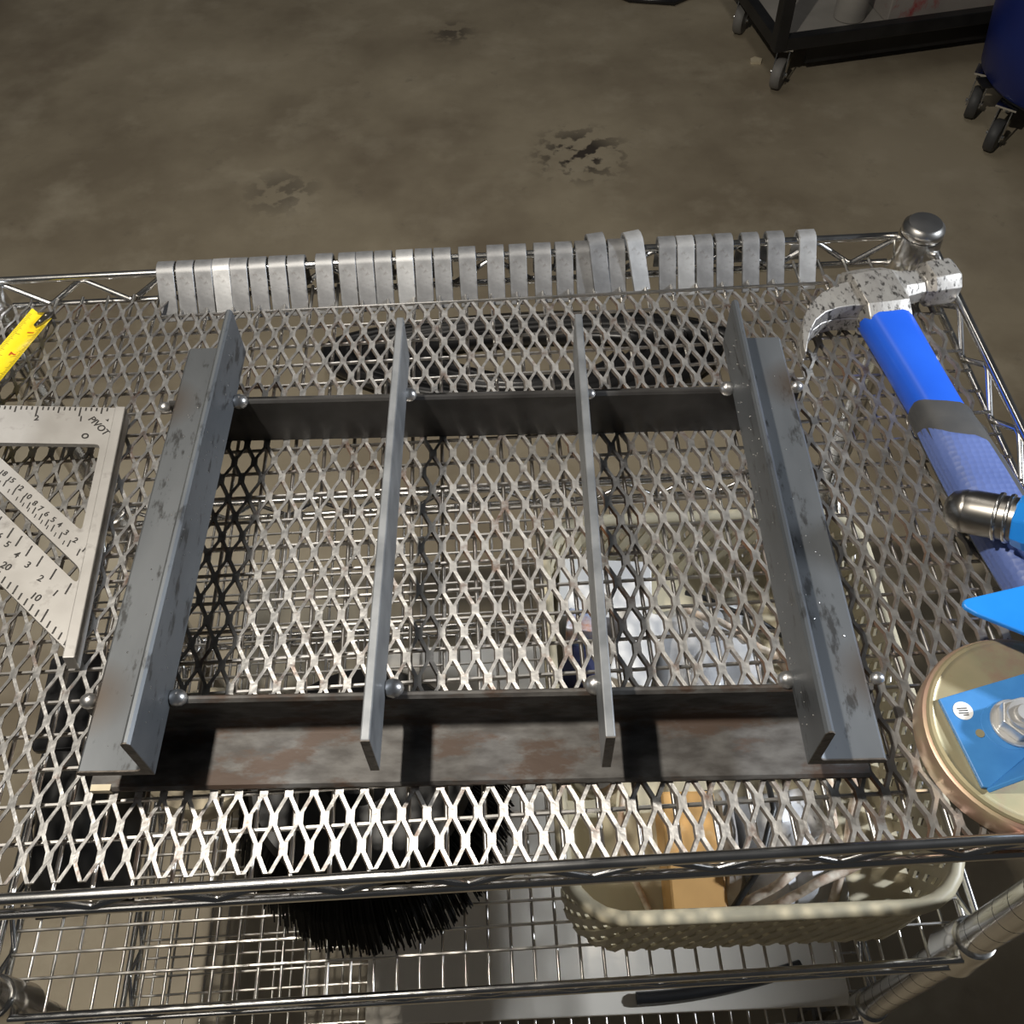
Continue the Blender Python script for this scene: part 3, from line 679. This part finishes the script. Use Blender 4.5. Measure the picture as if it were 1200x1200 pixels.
single('kraft_packet', slab(.272,-.040,.020,.044,ZB,ZB+.046,-.03), M['kraft'], (.272,-.04,ZB), 'orange kraft packet at the front of the basket', 'packet', GR, bevel=.002)
single('smoky_packet', crumple(.302,-.026,.0085,.046,ZB,.046,-.03,12,5,9,.003), M['film'], (.302,-.026,ZB), 'smoky clear packet beside the orange kraft packet', 'packet', GR, smooth=60)
def rope(pts, r, name, mat, label, cat):
    P_ = []
    for i in range(len(pts)-1):
        a, b = Vector(pts[i]), Vector(pts[i+1])
        for k in range(5): P_.append(a.lerp(b, k/5)+Vector((0,0,.002*math.sin(k+i))))
    P_.append(Vector(pts[-1])); single(name, MB().tube(P_, r, 7), mat, pts[0], label, cat, GR, smooth=60)
zt = ZB+.060
rope([(.300,-.078,zt-.020),(.325,-.070,zt),(.352,-.052,zt+.004),(.372,-.030,zt),(.380,.010,zt-.01)], .0034, 'rope_piece', M['rope'], 'long piece of pale rope crossing the white bag', 'rope')
rope([(.312,-.084,zt-.030),(.350,-.070,zt-.004),(.385,-.058,zt),(.412,-.040,zt-.012)], .0034, 'rope_piece', M['rope'], 'rope piece lying along the front inside the basket', 'rope')
rope([(.366,-.080,zt-.03),(.376,-.050,zt),(.392,-.010,zt+.004),(.398,.030,zt-.006)], .0036, 'rope_piece', M['rope'], 'brown rope piece running front to back at the basket right end', 'rope')
rope([(.292,.170,ZB+.030),(.322,.150,ZB+.040),(.362,.120,ZB+.036),(.392,.075,ZB+.03)], .0030, 'rope_piece', M['rope'], 'rope piece draped over the grey bag', 'rope')
rope([(.300,.185,ZB+.032),(.345,.155,ZB+.042),(.385,.130,ZB+.036),(.405,.090,ZB+.02)], .0024, 'cable_piece', M['black'], 'black cable draped over the grey bag', 'cable')
rope([(.290,-.085,zt-.02),(.312,-.060,zt+.002),(.330,-.020,zt+.004),(.335,.030,zt-.01)], .0024, 'cable_piece', M['black'], 'black cable looped over the white bag', 'cable')
rope([(.220,.060,ZB+.004),(.230,.020,ZB+.004),(.222,-.020,ZB+.004),(.240,-.070,ZB+.004)], .0024, 'cable_piece', M['rope'], 'thin tan cord on the empty left floor of the basket', 'cord')

# ------------------------------------------------------------------ round black brush on the second shelf
bc = (.034,.016)
br = thing('round_brush', 'round black bristle brush head on the second shelf beside the basket', 'brush', (*bc, ZS))
part('back_plate', MB().lathe([(.02,-.205),(.078,-.205),(.082,-.199),(.078,-.192),(.030,-.190),(.024,-.182),(.010,-.182)], (*bc,0), 40), M['black'], br, smooth=40)
m = MB(); rd = random.Random(4)
for i in range(3400):
    a = rd.uniform(0, 2*math.pi); r0_ = .040+.038*math.sqrt(rd.random()); spread = .4+.8*(r0_-.04)/.038
    ca, sa = math.cos(a), math.sin(a); r1_ = r0_+.026*spread*rd.uniform(.94,1.05); zt_ = ZS+.001+rd.uniform(0,.003)
    p0 = Vector((bc[0]+ca*r0_, bc[1]+sa*r0_, -.204)); p1 = Vector((bc[0]+ca*(r0_*.5+r1_*.5+.004), bc[1]+sa*(r0_*.5+r1_*.5+.004), -.24)); p2 = Vector((bc[0]+ca*r1_, bc[1]+sa*r1_, zt_))
    tn = Vector((-sa,ca,0))*.0007; od = Vector((ca,sa,0))*.0007
    m.sweep([[p+tn, p-tn*.5+od, p-tn*.5-od] for p in (p0,p1,p2)])
part('bristles', m, M['bristle'], br, kind='stuff')

# ------------------------------------------------------------------ other things on the second shelf
single('tape_roll', MB().lathe([(.038,0),(.052,0),(.053,.002),(.053,.022),(.052,.024),(.038,.024)], (0,0,0), 40).xf(Matrix.Translation((-.105,.066,ZS+.0004))), M['masking'], (-.105,.066,ZS), 'cream roll of tape on the second shelf under the rafter square', 'tape roll', smooth=40)
pc = thing('tool_pouch', 'black soft tool pouch on the second shelf at the far left', 'pouch', (-.178,-.030,ZS))
part('body', crumple(-.188,.050,.036,.105,ZS+.0004,.075,.05,21,9,11,.004), M['black'], pc, smooth=60)
part('flap', slab(-.188,.085,.030,.040,ZS+.073,ZS+.079,.05), M['rubber'], pc, bevel=.001)

# ------------------------------------------------------------------ pale sheet on the bottom shelf
ZC = -.541-.0044+.0008
single('fibre_sheet', MB().box((-.006,-.098,ZC+.0002),(.452,.300,ZC+.0062)), M['sheet'], (.22,.1,ZC), 'pale fibreboard sheet lying on the bottom shelf', 'board', bevel=.001)
dk = single('black_strap', MB().tube([(.25+.16*i/24, -.086+.022*(i/24)**2, ZC+.0125) for i in range(25)], .006, 8), M['rubber'], (.25,-.08,ZC), 'short length of black hose on the pale sheet', 'hose', smooth=60)

# ------------------------------------------------------------------ coiled black hose on the floor behind the cart
ZF = -.77
cc = thing('coiled_hose', 'thick black hose coiled on the floor behind the cart', 'hose', (.20,.985,ZF))
pts = []
for i in range(240):
    a = i*2*math.pi/40; k = i/240; rx = .37-.20*k+.012*math.sin(a*3); ry = .100-.040*k
    pts.append((.195+rx*math.cos(a), .985+ry*math.sin(a)+.01*math.sin(a*2+1), ZF+.016+.020*abs(math.sin(a*.5+k*3))))
part('hose', MB().tube(pts, .0150, 10), M['rubber'], cc, smooth=60)
part('coupling', MB().tube([pts[0], (pts[0][0]+.004, pts[0][1]-.05, ZF+.018)], .0165, 12), M['nickel'], cc, smooth=50)

# ------------------------------------------------------------------ far black utility cart
def caster(parent, x, y, top, yaw, wr=.034, matw='wheel'):
    m = MB().box((-.022,-.022,top-.004),(.022,.022,top)).lathe([(.016,top-.012),(.018,top-.004),(.010,top-.004)], (0,0,0), 16)
    for s in (-1,1): m.sweep([[(s*.014-.0012,-.016,top-.010),(s*.014+.0012,-.016,top-.010),(s*.014+.0012,.014,top-.010),(s*.014-.0012,.014,top-.010)], [(s*.014-.0012,.012,ZF+wr-.006),(s*.014+.0012,.012,ZF+wr-.006),(s*.014+.0012,.030,ZF+wr-.006),(s*.014-.0012,.030,ZF+wr-.006)]])
    mt_ = Matrix.Translation((x,y,0)) @ Matrix.Rotation(yaw,4,'Z')
    f = part('caster', m.xf(mt_), M['chrome'], parent)
    part('wheel', MB().lathe([(.006,-.011),(wr-.003,-.011),(wr,-.007),(wr,.007),(wr-.003,.011),(.006,.011)], (0,.020,ZF+wr), 28, 'x').xf(mt_), M[matw], f, smooth=40)
    part('axle', MB().lathe([(.0005,-.019),(.005,-.019),(.005,.019),(.0005,.019)], (0,.020,ZF+wr), 10, 'x').xf(mt_), M['chrome'], f)
uc = thing('utility_cart', 'black steel utility cart on chrome casters far behind the shelf', 'cart', (1.15,2.03,ZF))
ca0 = Vector((.800,1.862,0)); dx_ = Vector((.984,.178,0)).normalized(); dy_ = Vector((-.16,.987,0)).normalized()
def ucp(a, b, z): p = ca0+dx_*a+dy_*b; return (p.x, p.y, z)
def bar(m, p, q, h0, h1, wd):
    a, b = Vector(ucp(*p,0)), Vector(ucp(*q,0)); d = (b-a).normalized(); n = Vector((-d.y,d.x,0))*wd
    return m.sweep([[a-n+Vector((0,0,h0)), a+n+Vector((0,0,h0)), a+n+Vector((0,0,h1)), a-n+Vector((0,0,h1))], [b-n+Vector((0,0,h0)), b+n+Vector((0,0,h0)), b+n+Vector((0,0,h1)), b-n+Vector((0,0,h1))]])
for p, q in (((0,0),(.80,0)),((0,.42),(.80,.42)),((0,0),(0,.42)),((.80,0),(.80,.42))): part('deck_rail', bar(MB(), p, q, -.675, -.645, .012), M['cartblack'], uc, bevel=.002)
part('deck', MB().sweep([[ucp(.01,.01,-.668),ucp(.79,.01,-.668),ucp(.79,.41,-.668),ucp(.01,.41,-.668)],[ucp(.01,.01,-.662),ucp(.79,.01,-.662),ucp(.79,.41,-.662),ucp(.01,.41,-.662)]]), M['can'], uc, label='grey metal deck')
for a, b in ((0,0),(.80,0),(0,.42),(.80,.42)):
    part('upright', bar(MB(), (a-.014,b), (a+.014,b), -.675, -.05, .014), M['cartblack'], uc, bevel=.002)
for a, b in ((.03,.02),(.77,.02),(.03,.28),(.77,.40)): p = ucp(a,b,0); caster(uc, p[0], p[1], -.675, R(150))
part('skirt', bar(MB(), (.10,.05), (.78,.05), -.745, -.676, .004), M['cartblack'], uc)
p = ucp(.20,.075,0); single('grey_can', MB().lathe([(.030,-.6616),(.036,-.660),(.036,-.530),(.033,-.524),(.030,-.526),(.0005,-.527)], (p[0],p[1],0), 28), M['can'], (p[0],p[1],-.6616), 'dull grey can standing on the far black cart', 'can', smooth=40)
a_ = [ucp(.27,.025,0), ucp(.56,.025,0), ucp(.56,.20,0), ucp(.27,.20,0)]
single('printed_carton', MB().sweep([[(x,y,-.6616) for x,y,_ in a_],[(x,y,-.56) for x,y,_ in a_]]), M['card'], (a_[0][0],a_[0][1],-.6616), 'low carton with red print on the far black cart', 'box', bevel=.002)

# ------------------------------------------------------------------ blue barrel on a wheeled dolly
DC = (1.395,1.680)
dl = thing('barrel_dolly', 'black wheeled dolly under the blue barrel', 'dolly', (*DC,ZF))
part('ring', MB().lathe([(.13,-.672),(.172,-.672),(.175,-.670),(.175,-.666),(.172,-.664),(.13,-.664)], (*DC,0), 48), M['cartblack'], dl, smooth=40)
part('cross_member', MB().box((DC[0]-.2,DC[1]-.02,-.668),(DC[0]+.2,DC[1]+.02,-.6645)).box((DC[0]-.02,DC[1]-.2,-.668),(DC[0]+.02,DC[1]+.2,-.6645)), M['cartblack'], dl)
for an, yw in ((205,140),(160,150),(280,100),(20,40)):
    caster(dl, DC[0]+.172*math.cos(R(an)), DC[1]+.172*math.sin(R(an)), -.672, R(yw), .034, 'hblack')
bb = thing('blue_barrel', 'dark blue plastic barrel at the upper right', 'barrel', (*DC,-.6635))
part('body', MB().lathe([(.180,-.6633),(.192,-.650),(.205,-.55),(.222,-.30),(.228,-.10),(.222,-.098),(.215,-.30),(.19,-.64),(.001,-.642)], (*DC,0), 56), M['barrel'], bb, smooth=40)
part('rim', MB().tube([(DC[0]+.226*math.cos(2*math.pi*i/48), DC[1]+.226*math.sin(2*math.pi*i/48), -.10) for i in range(48)], .008, 8, close=True), M['barrel'], bb, smooth=50)

# ------------------------------------------------------------------ small things on the floor
single('floor_cord', MB().tube([(.40,2.44,ZF+.0085),(.46,2.36,ZF+.0085),(.52,2.300,ZF+.0085),(.63,2.275,ZF+.0085),(.72,2.34,ZF+.0085),(.78,2.45,ZF+.0085)], .008, 8), M['rubber'], (.55,2.33,ZF), 'black cord lying on the floor at the top edge', 'cord', smooth=60)
single('paper_scrap', MB().prism([(.776,1.975),(.800,1.972),(.806,1.990),(.790,2.000),(.778,1.992)], ZF+.0003, ZF+.006), M['masking'], (.789,1.984,ZF), 'small pale scrap on the floor beside the far caster', 'scrap')
